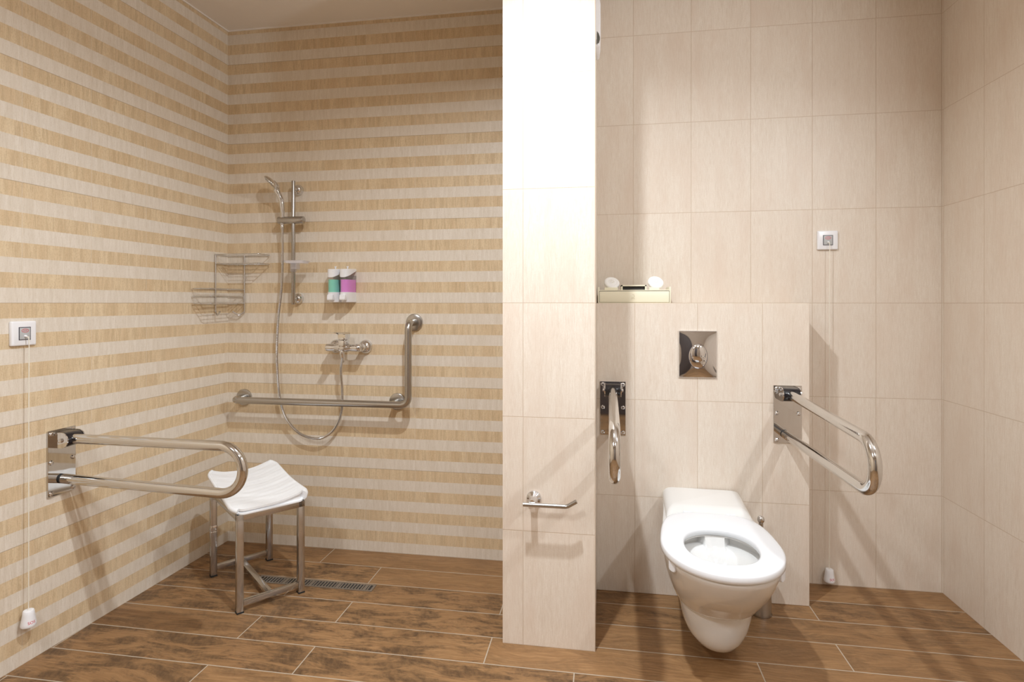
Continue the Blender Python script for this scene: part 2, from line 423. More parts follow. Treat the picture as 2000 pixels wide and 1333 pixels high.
# ------------------------------------------------------------------ fold-up support rails
def fold_rail(loc, rotz, label, zt0, zt1, zb0, zb1, L, ph=0.115, boxed=True, xb=0.0):
    """local: wall plane y=0, room towards -y; plate centre at origin"""
    t = thing('fold_up_rail', label, 'grab rail', loc, rotz, 'fold up support rails')
    bm = new(); box(bm, -0.0525, 0.0525, -0.0045, 0, -ph, ph, 0.0008, 1); pl = obj('wall_plate', bm, 'mirror', t, 30)
    for sx in (-1, 1):
        for sz in (-1, 0, 1):
            bm = new()
            lathe(bm, [(0.0085, 0), (0.0085, 0.001), (0.007, 0.0025), (0.0065, 0.0045), (0.004, 0.006), (0.0035, 0.0045)], (sx * 0.041, -0.0045, sz * (ph - 0.012) + (0.004 if sz == 0 else 0)), (0, -1, 0), 16)
            obj('screw', bm, 'chrome', pl)
    # hinge: U bracket of two cheeks, black barrel, through bolt
    yh = -0.0365; r = 0.0268
    for sx in (-1, 1):
        bm = new()
        poly = [(-0.004, zt0 + r), (yh, zt0 + r)] + [(yh - r * math.sin(a), zt0 + r * math.cos(a)) for a in [PI * k / 12 for k in range(1, 12)]] + [(yh, zt0 - r), (-0.004, zt0 - r)]
        x0, x1 = sorted((sx * 0.0305, sx * 0.0345))
        prism(bm, poly, lambda p: (x0, p[0], p[1]), lambda p: (x1, p[0], p[1]))
        obj('hinge_cheek', bm, 'chrome', t, 30)
    bm = new(); rcyl(bm, (-0.030, yh, zt0), (0.030, yh, zt0), 0.0258, 0.001, 32); box(bm, -0.029, 0.029, yh, -0.006, zt0 - 0.0258, zt0 + 0.0258)
    obj('hinge_barrel', bm, 'black', t, 40)
    bm = new(); rcyl(bm, (-0.042, yh, zt0), (0.042, yh, zt0), 0.0045, 0.001, 12); 
    lathe(bm, [(0.008, 0), (0.008, 0.005), (0.006, 0.006)], (0.0345, yh, zt0), (1, 0, 0), 6); lathe(bm, [(0.008, 0), (0.008, 0.005), (0.006, 0.006)], (-0.0345, yh, zt0), (-1, 0, 0), 6)
    obj('hinge_bolt', bm, 'chrome', t, 30)
    # the tube: out, round the end, back
    R = (zt1 - zb1) / 2; zc = (zt1 + zb1) / 2; yA = -(L - R - 0.017)
    pts = [(0, yh - 0.012, zt0), (0, yA * 0.5, (zt0 + zt1) / 2)]
    for k in range(25):
        a = PI / 2 - PI * k / 24
        pts.append((xb * 0.3, yA - R * math.cos(a), zc + R * math.sin(a)))
    pts += [(xb * 0.6, yA * 0.5, (zb0 + zb1) / 2), (xb, -0.011, zb0)]
    bm = new(); tube(bm, pts, 0.017, 24); tb_ = obj('rail_tube', bm, 'steel_tube', t, 50)
    bm = new(); rcyl(bm, (xb, -0.0125, zb0), (xb, -0.0045, zb0), 0.0168, 0.001, 24); obj('end_pad', bm, 'rubber', tb_)
    return t
yB = 1.7295
fold_rail((xl(yB), yB, 0.6405), PI / 2, 'steel fold up support rail on the striped shower wall above stool', 0.081, 0.078, -0.062, -0.082, 0.722, 0.1155)
fold_rail((0.0435, YC, 0.7625), -0.011, 'steel fold up support rail left of toilet, beside the partition', 0.080, 0.066, -0.080, -0.088, 0.755, 0.1115)
fold_rail((0.7265, YC, 0.7585), 0, 'steel fold up support rail right of toilet, reaching out into room', 0.083, 0.066, -0.080, -0.078, 0.757, 0.114, xb=-0.009)

# ------------------------------------------------------------------ L-shaped grab bar
t = thing('grab_bar', 'brushed steel L shaped grab bar on striped back wall of shower', 'grab bar', (-1.77, D, 0.726))
inv = Matrix.Translation((1.77, -D, -0.726))
def lp(o, e): o.parent = e; o.matrix_parent_inverse = e.matrix_basis.inverted() if False else Matrix.Translation(e.location).inverted(); return o
yb = D - 0.090; zb = 0.728; xv = -0.884
bm = new()
tube(bm, rounded([(-1.772, D - 0.012, zb), (-1.772, yb, zb), (xv, yb, zb), (xv, yb, 1.108), (xv, D - 0.012, 1.108)], 0.042, 8), 0.0165, 24)
lp(obj('bar', bm, 'brushed', None, 50), t)
bm = new(); tube(bm, rounded([(-0.968, D - 0.012, zb), (-0.968, yb + 0.02, zb), (-0.93, yb, zb)], 0.03, 6), 0.0150, 20); lp(obj('stand_off', bm, 'brushed', None, 50), t)
for fx, fz in ((-1.772, zb), (-0.968, zb), (xv, 1.108)):
    bm = new(); lathe(bm, [(0.041, 0), (0.041, 0.006), (0.0395, 0.009), (0.036, 0.0105), (0.020, 0.012)], (fx, D, fz), (0, -1, 0), 36)
    lp(obj('wall_flange', bm, 'brushed', None, 30), t)

# ------------------------------------------------------------------ shower rail, handset, hose
xr_ = -1.479; yr = D - 0.05
t = thing('shower_rail', 'chrome vertical shower rail with slider on striped wall', 'shower rail', (xr_, D, 1.193))
bm = new(); rcyl(bm, (xr_, yr, 1.193), (xr_, yr, 1.793), 0.0092, 0.0012, 20); lp(obj('rail', bm, 'brushed', None, 40), t)
for z in (1.757, 1.222):
    bm = new()
    lathe(bm, [(0.0265, 0), (0.0265, 0.004), (0.0255, 0.012), (0.022, 0.02), (0.016, 0.026), (0.0095, 0.029), (0.009, 0.05)], (xr_, D, z), (0, -1, 0), 28)
    lp(obj('wall_bracket', bm, 'chrome', None, 40), t)
bm = new(); rcyl(bm, (-1.556, yr - 0.002, 1.602), (-1.424, yr - 0.002, 1.602), 0.0175, 0.0015, 24); sl = lp(obj('slider', bm, 'brushed', None, 40), t)
hx, hy = -1.535, yr - 0.004
# clear soap dish clipped on the rail
t = thing('soap_dish', 'clear plastic soap dish clipped low on the shower rail', 'soap dish', (xr_, yr, 1.36))
bm = new(); rcyl(bm, (xr_, yr, 1.352), (xr_, yr, 1.388), 0.0155, 0.001, 20); box(bm, xr_ + 0.010, xr_ + 0.040, yr - 0.045, yr - 0.008, 1.362, 1.3885, 0.003); lp(obj('clip', bm, 'dish', None, 40), t)
bm = new()
def rr(hw, y0, y1, z, n=6, rad=0.018):
    out = []
    for (cx_, cy_, a0) in ((hw - rad, y1 - rad, 0), (-hw + rad, y1 - rad, 90), (-hw + rad, y0 + rad, 180), (hw - rad, y0 + rad, 270)):
        for k in range(n + 1):
            a = math.radians(a0 + 90 * k / n); out.append((xr_ + 0.050 + cx_ + rad * math.cos(a), cy_ + rad * math.sin(a), z))
    return out
y0, y1 = yr - 0.098, yr - 0.016
loft(bm, [rr(0.046, y0 + 0.004, y1 - 0.004, 1.388), rr(0.052, y0, y1, 1.400), rr(0.0505, y0 + 0.0015, y1 - 0.0015, 1.400), rr(0.0445, y0 + 0.0055, y1 - 0.0055, 1.3905)])
lp(obj('tray', bm, 'dish', None, 40), t)

t = thing('hand_shower', 'chrome hand shower in the slider, its round head turned left', 'shower head', (hx, hy, 1.60))
n_ = Vector((-0.63, -0.235, -0.67)).normalized()
hc = Vector((-1.576, D - 0.078, 1.778))
bm = new()
neck = hc - n_ * 0.012 + Vector((0.012, 0.003, -0.020))
tube(bm, spline([(hx, hy, 1.572), (hx, hy, 1.625), (hx + 0.001, hy - 0.002, 1.665), (hx - 0.004, hy - 0.008, 1.706), (hx - 0.018, hy - 0.016, 1.742), tuple(neck), tuple(hc - n_ * 0.006)], 6), 0.011, 20,
     radii=[0.0085 + 0.0035 * min(1, k / 14) + (0.002 if k > 22 else 0) for k in range(37)])
h = lp(obj('handle', bm, 'chrome', None, 50), t)
bm = new()
lathe(bm, [(0.006, -0.017), (0.022, -0.0155), (0.036, -0.011), (0.0445, -0.005), (0.0465, 0.0), (0.0455, 0.003), (0.040, 0.004)], hc, n_, 40)
lp(obj('head', bm, 'chrome', None, 50), t)
bm = new(); lathe(bm, [(0.039, 0.004), (0.038, 0.0055), (0.001, 0.0055)], hc, n_, 36)
u, w = frame_of(n_)
for rr_, k in ((0.0, 1), (0.011, 6), (0.022, 12), (0.032, 18)):
    for i in range(k):
        a = 2 * PI * i / k; p = hc + (u * math.cos(a) + w * math.sin(a)) * rr_ + n_ * 0.0055
        lathe(bm, [(0.0016, 0), (0.0012, 0.0018)], p, n_, 6)
lp(obj('spray_face', bm, 'grey_plastic', None, 40), t)

t = thing('shower_hose', 'silver metal shower hose looping down behind the grab bar', 'hose', (-1.24, D - 0.1, 0.93))
yh_ = D - 0.042
pth = [(hx, hy, 1.574), (hx, hy + 0.002, 1.52), (-1.538, yh_ - 0.004, 1.431), (-1.546, yh_, 1.281), (-1.563, yh_, 1.131), (-1.571, yh_, 0.981), (-1.569, yh_, 0.881), (-1.560, yh_, 0.769), (-1.541, yh_, 0.682),
       (-1.509, yh_, 0.62), (-1.448, yh_, 0.565), (-1.365, yh_, 0.544), (-1.302, yh_, 0.566), (-1.258, yh_ , 0.616), (-1.232, yh_ - 0.002, 0.691), (-1.226, yh_ - 0.012, 0.789), (-1.216, yh_ - 0.045, 0.880), (-1.205, D - 0.096, 0.945)]
P = resample(spline(pth, 20), 0.0021)
bm = new(); tube(bm, P, 0.006, 10, radii=[(0.0062 if p.z > 1.27 and p.x < -1.4 else (0.0068 if i % 2 else 0.0060)) for i, p in enumerate(P)]); lp(obj('hose', bm, 'wire', None, 0), t)
bm = new(); rcyl(bm, (hx, hy, 1.562), (hx, hy, 1.580), 0.0088, 0.001, 18); lp(obj('hose_nut', bm, 'chrome', None, 40), t)
bm = new(); rcyl(bm, (-1.2085, D - 0.083, 0.922), (-1.205, D - 0.0965, 0.962), 0.0095, 0.001, 18); lp(obj('hose_nut', bm, 'chrome', None, 40), t)

# ------------------------------------------------------------------ mixer tap
t = thing('shower_mixer', 'chrome single lever shower mixer tap above the grab bar', 'tap', (-1.205, D, 0.99))
zm = 0.989; ym = D - 0.078
for x in (-1.281, -1.130):
    bm = new(); lathe(bm, [(0.034, 0), (0.0335, 0.006), (0.030, 0.014), (0.023, 0.021), (0.016, 0.025), (0.0155, 0.052)], (x, D, zm), (0, -1, 0), 32); lp(obj('wall_rosette', bm, 'chrome', None, 40), t)
    bm = new(); lathe(bm, [(0.017, 0), (0.019, 0.002), (0.019, 0.022), (0.017, 0.024)], (x, D - 0.046, zm), (0, -1, 0), 6); lp(obj('union_nut', bm, 'chrome', None, 20), t)
bm = new(); lathe(bm, [(0.013, 0), (0.0175, 0.003), (0.0185, 0.02), (0.0175, 0.037), (0.0165, 0.05), (0.0215, 0.062), (0.0225, 0.085), (0.0215, 0.108), (0.0165, 0.120), (0.0175, 0.14), (0.0185, 0.155), (0.0175, 0.172), (0.013, 0.176)], (-1.294, ym, zm), (1, 0, 0), 28)
rcyl(bm, (-1.205, D - 0.098, zm - 0.012), (-1.205, D - 0.098, zm - 0.032), 0.011, 0.001, 20)
lp(obj('mixer_body', bm, 'chrome', None, 50), t)
bm = new(); box(bm, -1.2225, -1.1875, ym - 0.026, ym + 0.026, zm + 0.004, zm + 0.036, 0.003); box(bm, -1.2225, -1.1875, ym - 0.026, ym + 0.026, zm + 0.0375, zm + 0.049, 0.002); lp(obj('cartridge_block', bm, 'chrome', None, 30), t)
bm = new()
prism(bm, [(ym + 0.025, 1.036), (ym + 0.028, 1.060), (ym - 0.05, 1.066), (ym - 0.128, 1.068), (ym - 0.128, 1.0645), (ym - 0.05, 1.061), (ym - 0.024, 1.054), (ym - 0.026, 1.036)], lambda p: (-1.224 + max(0, -(p[0] - ym) - 0.03) * 0.05, p[0], p[1]), lambda p: (-1.186 - max(0, -(p[0] - ym) - 0.03) * 0.05, p[0], p[1]))
bmesh.ops.bevel(bm, geom=bm.edges[:], offset=0.0012, segments=2, affect='EDGES')
lp(obj('lever', bm, 'chrome', None, 30), t)

# ------------------------------------------------------------------ soap dispensers
def dispenser(x, mat, label):
    """local: wall y=0, room -y, z from base"""
    t = thing('soap_dispenser', label, 'soap dispenser', (x, D, 1.205), 0, 'wall soap dispensers over the tap')
    W = 0.0285
    def plan(dep, z, hw=W, n=10, lo=0.0):
        out = []; e = 0.72
        for k in range(19):
            a = PI * k / 18; c = math.cos(a)
            out.append((hw * math.copysign(abs(c) ** e, c), -dep * max(0, math.sin(a)) ** e, z))
        return out
    bm = new(); loft(bm, [plan(0.085, 0.046), plan(0.085, 0.128)]); obj('container', bm, 'clear', t, 40)
    bm = new(); loft(bm, [plan(0.0825, 0.0465, W - 0.002), plan(0.0825, 0.1065, W - 0.002)]); lq = obj('liquid_soap', bm, mat, t, 40)
    bm = new()
    loft(bm, [plan(0.068, 0.000), plan(0.070, 0.010), plan(0.086, 0.030), plan(0.087, 0.047)]); obj('base', bm, 'white_plastic', t, 30)
    bm = new()
    prism(bm, [(-0.074, 0.042), (-0.092, 0.034), (-0.096, 0.012), (-0.092, 0.008), (-0.070, 0.008)], lambda p: (-0.014, p[0], p[1]), lambda p: (0.014, p[0], p[1]))
    bmesh.ops.bevel(bm, geom=bm.edges[:], offset=0.002, segments=2, affect='EDGES'); obj('push_lever', bm, 'white_plastic', t, 40)
    bm = new()
    def cz(y):  # lower edge of the lid, lower at the front
        s = min(1, -y / 0.088); return 0.150 - 0.033 * (s ** 1.15)
    lo = [(p[0], p[1], cz(p[1])) for p in plan(0.088, 0, W + 0.0012)]
    hi = [(p[0], p[1], 0.158 - 0.004 * (-p[1] / 0.088)) for p in plan(0.087, 0, W + 0.0008)]
    hi2 = [(p[0] * 0.92, p[1] * 0.95, 0.1605 - 0.004 * (-p[1] / 0.088)) for p in plan(0.087, 0, W)]
    loft(bm, [lo, hi, hi2]); lid = obj('lid', bm, 'white_plastic', t, 40)
    bm = new(); lathe(bm, [(0.0025, 0), (0.0025, 0.008), (0.0055, 0.012), (0.0055, 0.0145)], (0, -0.034, 0.157), (0, 0, 1), 12); obj('lid_key', bm, 'white_plastic', lid, 40)
    return t
dispenser(-1.2695, 'green_soap', 'wall dispenser of green liquid soap, left one of the white pair')
dispenser(-1.2075, 'purple_soap', 'wall dispenser of purple liquid soap, right one of the white pair')

# ------------------------------------------------------------------ corner caddy of wire
t = thing('corner_caddy', 'two tier chrome wire caddy in the shower corner', 'shower caddy', (XL, D, 1.15))
rw = 0.0023
xl_ = xl(D - 0.1) + 0.009; yb_ = D - 0.008
def ring(x0, x1, y0, y1, z): 
    pts = rounded([((x0 + x1) / 2, y0, z), (x1, y0, z), (x1, y1, z), (x0, y1, z), (x0, y0, z), ((x0 + x1) / 2 - 0.001, y0, z)], 0.012, 5)
    return pts
for (nm, x0, x1, y0, y1, zs, along) in (('upper_basket', xl_, -1.627, D - 0.104, yb_, (1.437, 1.392), 'x'), ('lower_basket', xl_ - 0.004, -1.766, D - 0.256, yb_, (1.267, 1.2325, 1.1985), 'y')):
    bm = new()
    for z in zs: tube(bm, ring(x0, x1, y0, y1, z), rw, 8)
    zb_ = zs[-1] - 0.0015
    if along == 'x':
        for k in range(1, 5):
            y = y0 + (y1 - y0) * k / 5; tube(bm, [(x0, y, zb_), (x1, y, zb_)], 0.0015, 6)
        for x in (x0 + 0.06, x1 - 0.06): tube(bm, [(x, y0, zb_ - 0.002), (x, y1, zb_ - 0.002)], 0.0015, 6)
    else:
        for k in range(1, 5):
            x = x0 + (x1 - x0) * k / 5; tube(bm, [(x, y0, zb_), (x, y1, zb_)], 0.0015, 6)
        for y in (y0 + 0.06, y1 - 0.06): tube(bm, [(x0, y, zb_ - 0.002), (x1, y, zb_ - 0.002)], 0.0015, 6)
    lp(obj(nm, bm, 'wire', None, 50), t)
# uprights ending in hooks
bm = new(); xa, ya = xl_, D - 0.100
tube(bm, rounded([(xa, ya, 1.44), (xa, ya, 1.158), (xa + 0.022, ya - 0.018, 1.138), (xa + 0.045, ya - 0.03, 1.158)], 0.012, 6), 0.0037, 10); lp(obj('upright_with_hook', bm, 'wire', None, 50), t)
bm = new()
tube(bm, rounded([(-1.768, yb_, 1.44), (-1.768, yb_, 1.155), (-1.790, yb_ - 0.012, 1.136), (-1.812, yb_ - 0.03, 1.158)], 0.012, 6), 0.0037, 10); lp(obj('upright_with_hook', bm, 'wire', None, 50), t)

# ------------------------------------------------------------------ shower stool and towel
F0 = Vector((-1.386, 1.982, 0)); es = Vector((0.642, 0.7665, 0)).normalized(); et = Vector((-0.7665, 0.642, 0)).normalized()
SW, SL_ = 0.262, 0.418; ht = 0.382; q = 0.0125
t = thing('shower_stool', 'square tube steel stool standing in the shower corner', 'stool', tuple(F0), math.atan2(es.y, es.x))
# local: x along the short side, y along the long side
def lbox(x0, x1, y0, y1, z0, z1, nm, mt, par=t, bev=0.0012):
    bm = new(); box(bm, x0, x1, y0, y1, z0, z1, bev, 2); return obj(nm, bm, mt, par, 40)
for (x, y) in ((0, 0), (SW - 2 * q, 0), (0, SL_ - 2 * q), (SW - 2 * q, SL_ - 2 * q)):
    lg = lbox(x, x + 2 * q, y, y + 2 * q, 0.004, ht, 'leg', 'stool_steel')
    bm = new(); box(bm, x - 0.0005, x + 2 * q + 0.0005, y - 0.0005, y + 2 * q + 0.0005, 0, 0.006); obj('foot_cap', bm, 'rubber', lg)
bm = new(); box(bm, 0, SW, 0, 2 * q, ht - 2 * q, ht, 0.001); box(bm, 0, SW, SL_ - 2 * q, SL_, ht - 2 * q, ht, 0.001)
box(bm, 0, 2 * q, 2 * q, SL_ - 2 * q, ht - 2 * q, ht, 0.001); box(bm, SW - 2 * q, SW, 2 * q, SL_ - 2 * q, ht - 2 * q, ht, 0.001); obj('seat_frame', bm, 'stool_steel', t, 40)
lbox(2 * q, SW - 2 * q, 0.002, 0.022, 0.026, 0.046, 'stretcher', 'stool_steel')
lbox(2 * q, SW - 2 * q, SL_ - 0.022, SL_ - 0.002, 0.026, 0.046, 'stretcher', 'stool_steel')
lbox(SW / 2 - 0.0125, SW / 2 + 0.0125, 0.022, SL_ - 0.022, 0.022, 0.036, 'cross_bar', 'stool_steel')
for (x, y) in ((0, SL_ - 2 * q), (SW - 2 * q, SL_ - 2 * q)):
    bm = new(); rcyl(bm, (x + q, y - 0.0006, ht - 0.04), (x + q, y - 0.005, ht - 0.04), 0.005, 0.001, 12); obj('bolt', bm, 'chrome', t)
bm = new(); box(bm, -0.0012, 2 * q + 0.0012, SL_ - 2 * q - 0.0012, SL_ + 0.0012, 0.205, 0.224, 0.0008); box(bm, -0.0012, 2 * q + 0.0012, SL_ - 2 * q - 0.0012, SL_ + 0.0012, 0.192, 0.198, 0.0008); obj('leg_band', bm, 'chrome', t, 30)
# curved seat
def seat_z(s, v):      # s -1..1 across the short side, v 0..1 along the long side
    return 0.3813 + 0.037 * v ** 1.35 + 0.030 * v ** 0.8 * s * s
NS, NV = 22, 30
def sheet(bm, x0, x1, y0, y1, zf, th, nu=NS, nv=NV, rc=0.03, mi=0):
    """slab following zf with rounded plan corners"""
    g0, g1 = {}, {}
    for i in range(nu + 1):
        for j in range(nv + 1):
            a = i / nu * 2 - 1; b = j / nv * 2 - 1
            e = 0.34
            ax = a * (1 - e * 0.35 * (max(0, abs(b) - 0.72) / 0.28) ** 2 * abs(a) ** 6); by = b * (1 - e * 0.22 * (max(0, abs(a) - 0.72) / 0.28) ** 2 * abs(b) ** 6)
            x = (x0 + x1) / 2 + ax * (x1 - x0) / 2; y = (y0 + y1) / 2 + by * (y1 - y0) / 2
            z = zf(a, (b + 1) / 2); g0[i, j] = bm.verts.new((x, y, z)); g1[i, j] = bm.verts.new((x, y, z + (th(a, (b + 1) / 2) if callable(th) else th)))
    for i in range(nu):
        for j in range(nv):
            bm.faces.new((g0[i, j], g0[i, j + 1], g0[i + 1, j + 1], g0[i + 1, j])); bm.faces.new((g1[i, j], g1[i + 1, j], g1[i + 1, j + 1], g1[i, j + 1]))
    for i in range(nu):
        bm.faces.new((g0[i, 0], g0[i + 1, 0], g1[i + 1, 0], g1[i, 0])); bm.faces.new((g0[i, nv], g1[i, nv], g1[i + 1, nv], g0[i + 1, nv]))
    for j in range(nv):
        bm.faces.new((g0[0, j], g1[0, j], g1[0, j + 1], g0[0, j + 1])); bm.faces.new((g0[nu, j], g0[nu, j + 1], g1[nu, j + 1], g1[nu, j]))
bm = new(); sheet(bm, 0.004, SW - 0.004, 0.026, SL_ - 0.006, lambda s, v: seat_z(s, v) - 0.006, 0.006); obj('seat', bm, 'white_plastic', t, 50)
# folded white towel draped over the seat: its cross-section (along the long side) is a flat loop open at the front
tw = thing('towel', 'folded white towel laid over the seat of the shower stool', 'towel', tuple(F0 + Vector((0, 0, 0.382))), math.atan2(es.y, es.x))
bm = new()
def wrinkle(s, v):
    return (0.0013 * math.sin(v * 39 + 1.6 * s + 1.4 * math.sin(s * 3.1 + v * 4)) * (0.35 + 0.65 * math.sin(v * 7 + s * 2) ** 2) + 0.0007 * math.sin(v * 88 - 4 * s + 2 * math.sin(v * 9)) + 0.0009 * math.sin(7 * s + 3 * v)) * min(1, 5 * v)
def gap_(s, v): return 0.0075 + max(0, 1 - v * 1.8) ** 1.5 * (0.0045 + 0.0215 * max(0, s + 0.15) ** 1.8 - 0.008 * max(0, (s - 0.82) / 0.18) ** 2 + 0.004 * max(0, -s - 0.6))
X0, X1, Y0, Y1 = -0.009, SW + 0.011, -0.004, SL_ + 0.010
zs_ = lambda s, v: seat_z(s, v) - 0.382 + 0.0008 + 0.006 * max(0, abs(v - 0.5) - 0.47) * 0
def tin(e, s, v): return e
sheet(bm, X0, X1, Y0 - 0.003, Y1, lambda s, v: zs_(s, v) + 0.0003 * math.sin(v * 40), 0.0055, 30, 60)
sheet(bm, X0, X1, Y0, Y1, lambda s, v: zs_(s, v) + gap_(s, v) + 0.0005 + wrinkle(s, v), 0.0080, 30, 60)
sheet(bm, X0 + 0.004, X1 - 0.004, Y0 + 0.007, Y1 - 0.004, lambda s, v: zs_(s, v) + 0.003, lambda s, v: gap_(s, v) * 0.92, 20, 40)
# the cloth turns over along its two long edges and the far edge
def edge(pts_uv):
    pts = []; rad = []
    for (s, v) in pts_uv:
        g_ = gap_(s, v) + 0.0083; e = 0.34
        ax = s * (1 - e * 0.35 * (max(0, abs(v * 2 - 1) - 0.72) / 0.28) ** 2 * abs(s) ** 6); b = v * 2 - 1; by = b * (1 - e * 0.22 * (max(0, abs(s) - 0.72) / 0.28) ** 2 * abs(b) ** 6)
        x = (X0 + X1) / 2 + ax * (X1 - X0) / 2; y = (Y0 + Y1) / 2 + by * (Y1 - Y0) / 2
        pts.append((x, y, zs_(s, v) + g_ / 2)); rad.append(g_ / 2 + 0.0002)
    tube(bm, pts, 0.006, 12, radii=rad)
edge([(-1, k / 40) for k in range(41)] + [(-1 + 2 * k / 24, 1) for k in range(1, 24)] + [(1, 1 - k / 40) for k in range(41)])
obj('folded_cloth', bm, 'towel', tw, 60)

# ------------------------------------------------------------------ floor drain
t = thing('floor_drain', 'narrow slotted steel channel drain in the shower floor', 'drain', (-1.215, 2.257, 0))
bm = new(); box(bm, -1.478, -0.948, 2.231, 2.283, 0.0, 0.0008); lp(obj('trough', bm, 'dark_gap', None, 0), t)
bm = new()
box(bm, -1.479, -0.947, 2.229, 2.237, 0, 0.0022); box(bm, -1.479, -0.947, 2.277, 2.285, 0, 0.0022); box(bm, -1.479, -1.468, 2.237, 2.277, 0, 0.0022); box(bm, -0.957, -0.947, 2.237, 2.277, 0, 0.0022)
nb = 38
for k in range(1, nb):
    x = -1.468 + 0.511 * k / nb; hw = 0.0068 if k % 9 == 0 else 0.0031
    box(bm, x - hw, x + hw, 2.237, 2.277, 0.0008, 0.0021)
lp(obj('grate', bm, 'drain', None, 0), t)

# ------------------------------------------------------------------ toilet
t = thing('toilet', 'white wall hung toilet with an oval seat and no lid', 'toilet', (0.397, YC, 0.40), math.radians(-2.6))
zo = -0.40
NF, NSD, NB = 36, 12, 28
def outline(vf, vm, w, wb, z, p=2.15, back=0.006):
    pts = []
    for k in range(NSD):      # right side from wall to widest
        s = k / NSD; sm = s * s * (3 - 2 * s); pts.append((wb + (w - wb) * sm, -(back + (vm - back) * s), z + zo))
    for k in range(NF + 1):
        a = PI * k / NF; c = math.cos(a); sn = math.sin(a)
        x = w * math.copysign(abs(c) ** (2 / p), c); v = vm + (vf - vm) * abs(sn) ** (2 / p); pts.append((x, -v, z + zo))
    for k in range(NSD - 1, -1, -1):
        s = k / NSD; sm = s * s * (3 - 2 * s); pts.append((-(wb + (w - wb) * sm), -(back + (vm - back) * s), z + zo))
    for k in range(1, NB):
        pts.append((-wb + 2 * wb * k / NB, -back, z + zo))
    return pts
secs = [(0.054, .40, .30, .030, .060), (0.056, .438, .31, .050, .080), (0.062, .468, .32, .066, .092), (0.076, .492, .335, .083, .104), (0.098, .509, .35, .0965, .112), (0.128, .521, .36, .107, .118), (0.165, .528, .37, .1135, .122), (0.196, .530, .375, .1165, .126), (0.207, .530, .376, .1165, .128),
        (0.2085, .533, .378, .118, .130), (0.2105, .545, .382, .1250, .132), (0.2155, .556, .388, .1300, .133), (0.224, .565, .395, .1345, .135), (0.24, .579, .405, .1405, .138), (0.265, .608, .42, .1505, .142), (0.30, .646, .44, .161, .146), (0.345, .684, .465, .171, .15), (0.38, .706, .48, .1765, .152), (0.393, .713, .485, .1785, .152), (0.400, .713, .485, .1785, .152), (0.4035, .709, .485, .1755, .150)]
NT_ = len(outline(.7, .5, .1, .1, 0))
rings = [outline(a[1], a[2], a[3], a[4], a[0]) for a in secs]
def hole(hw, v0, v1, z, alt=None):
    """oval with as many points as outline, matched by direction"""
    ref = outline(.713, .485, .1785, .152, z); cx_, cv = 0, (v0 + v1) / 2; out = []
    for (x, y, zz) in ref:
        a = math.atan2((-y - cv) / ((v1 - v0) / 2), x / hw)
        px, pv = hw * math.cos(a), cv + (v1 - v0) / 2 * math.sin(a)
        if alt:     # no side pocket behind the central spreader and near the front
            b = abs(math.degrees(math.atan2(math.cos(a), -math.sin(a))))
            wt = 1 - min(1, max(0, (b - 15) / 5)); wt = max(wt, min(1, max(0, (b - 118) / 14)))
            px = px * (1 - wt) + alt[0] * math.cos(a) * wt; pv = pv * (1 - wt) + ((alt[1] + alt[2]) / 2 + (alt[2] - alt[1]) / 2 * math.sin(a)) * wt
        out.append((px, -pv, z + zo))
    return out
inner = [hole(.128, .362, .655, .4035), hole(.125, .365, .652, .398), hole(.150, .338, .668, .396, (.124, .366, .651)), hole(.152, .336, .669, .370, (.117, .376, .642)), hole(.124, .366, .648, .366, (.115, .379, .640)), hole(.108, .390, .630, .352), hole(.088, .414, .604, .328), hole(.067, .430, .572, .28), hole(.05, .44, .545, .22), hole(.044, .45, .53, .2)]
bm = new(); loft(bm, rings + inner, True, True, True); bowl = obj('bowl', bm, 'porcelain', t, 60)
bm = new(); loft(bm, [hole(.0535, .436, .552, .2305), hole(.053, .4365, .5515, .2325)]); obj('water', bm, 'water', bowl, 40)
# raised block at the wall
bm = new()
def blk(hw, v1, z, r=0.02, n=5):
    out = [(hw, -0.003, z + zo)]
    for k in range(n + 1): a = PI / 2 * k / n; out.append((hw - r + r * math.cos(a), -(v1 - r) - r * math.sin(a), z + zo))
    for k in range(n + 1): a = PI / 2 + PI / 2 * k / n; out.append((-hw + r + r * math.cos(a), -(v1 - r) - r * math.sin(a), z + zo))
    out.append((-hw, -0.003, z + zo)); return out
def blk2(hw0, hw1, v1, z0, z1):   # ring whose height falls from z0 at the wall to z1 at v1
    return [(x, y, z0 + zo + (z1 - z0) * (-y / v1) ** 2.2) for (x, y, _) in blk(hw0, v1, 0)]
loft(bm, [blk(.150, .275, .37), blk(.152, .268, .400), blk2(.1525, 0, .258, .412, .406), blk2(.1505, 0, .246, .424, .415), blk2(.1455, 0, .234, .433, .423), blk2(.138, 0, .220, .4395, .431), blk2(.128, 0, .206, .4435, .4375), blk2(.115, 0, .192, .4450, .4420)])
obj('rear_shelf', bm, 'porcelain', t, 60)
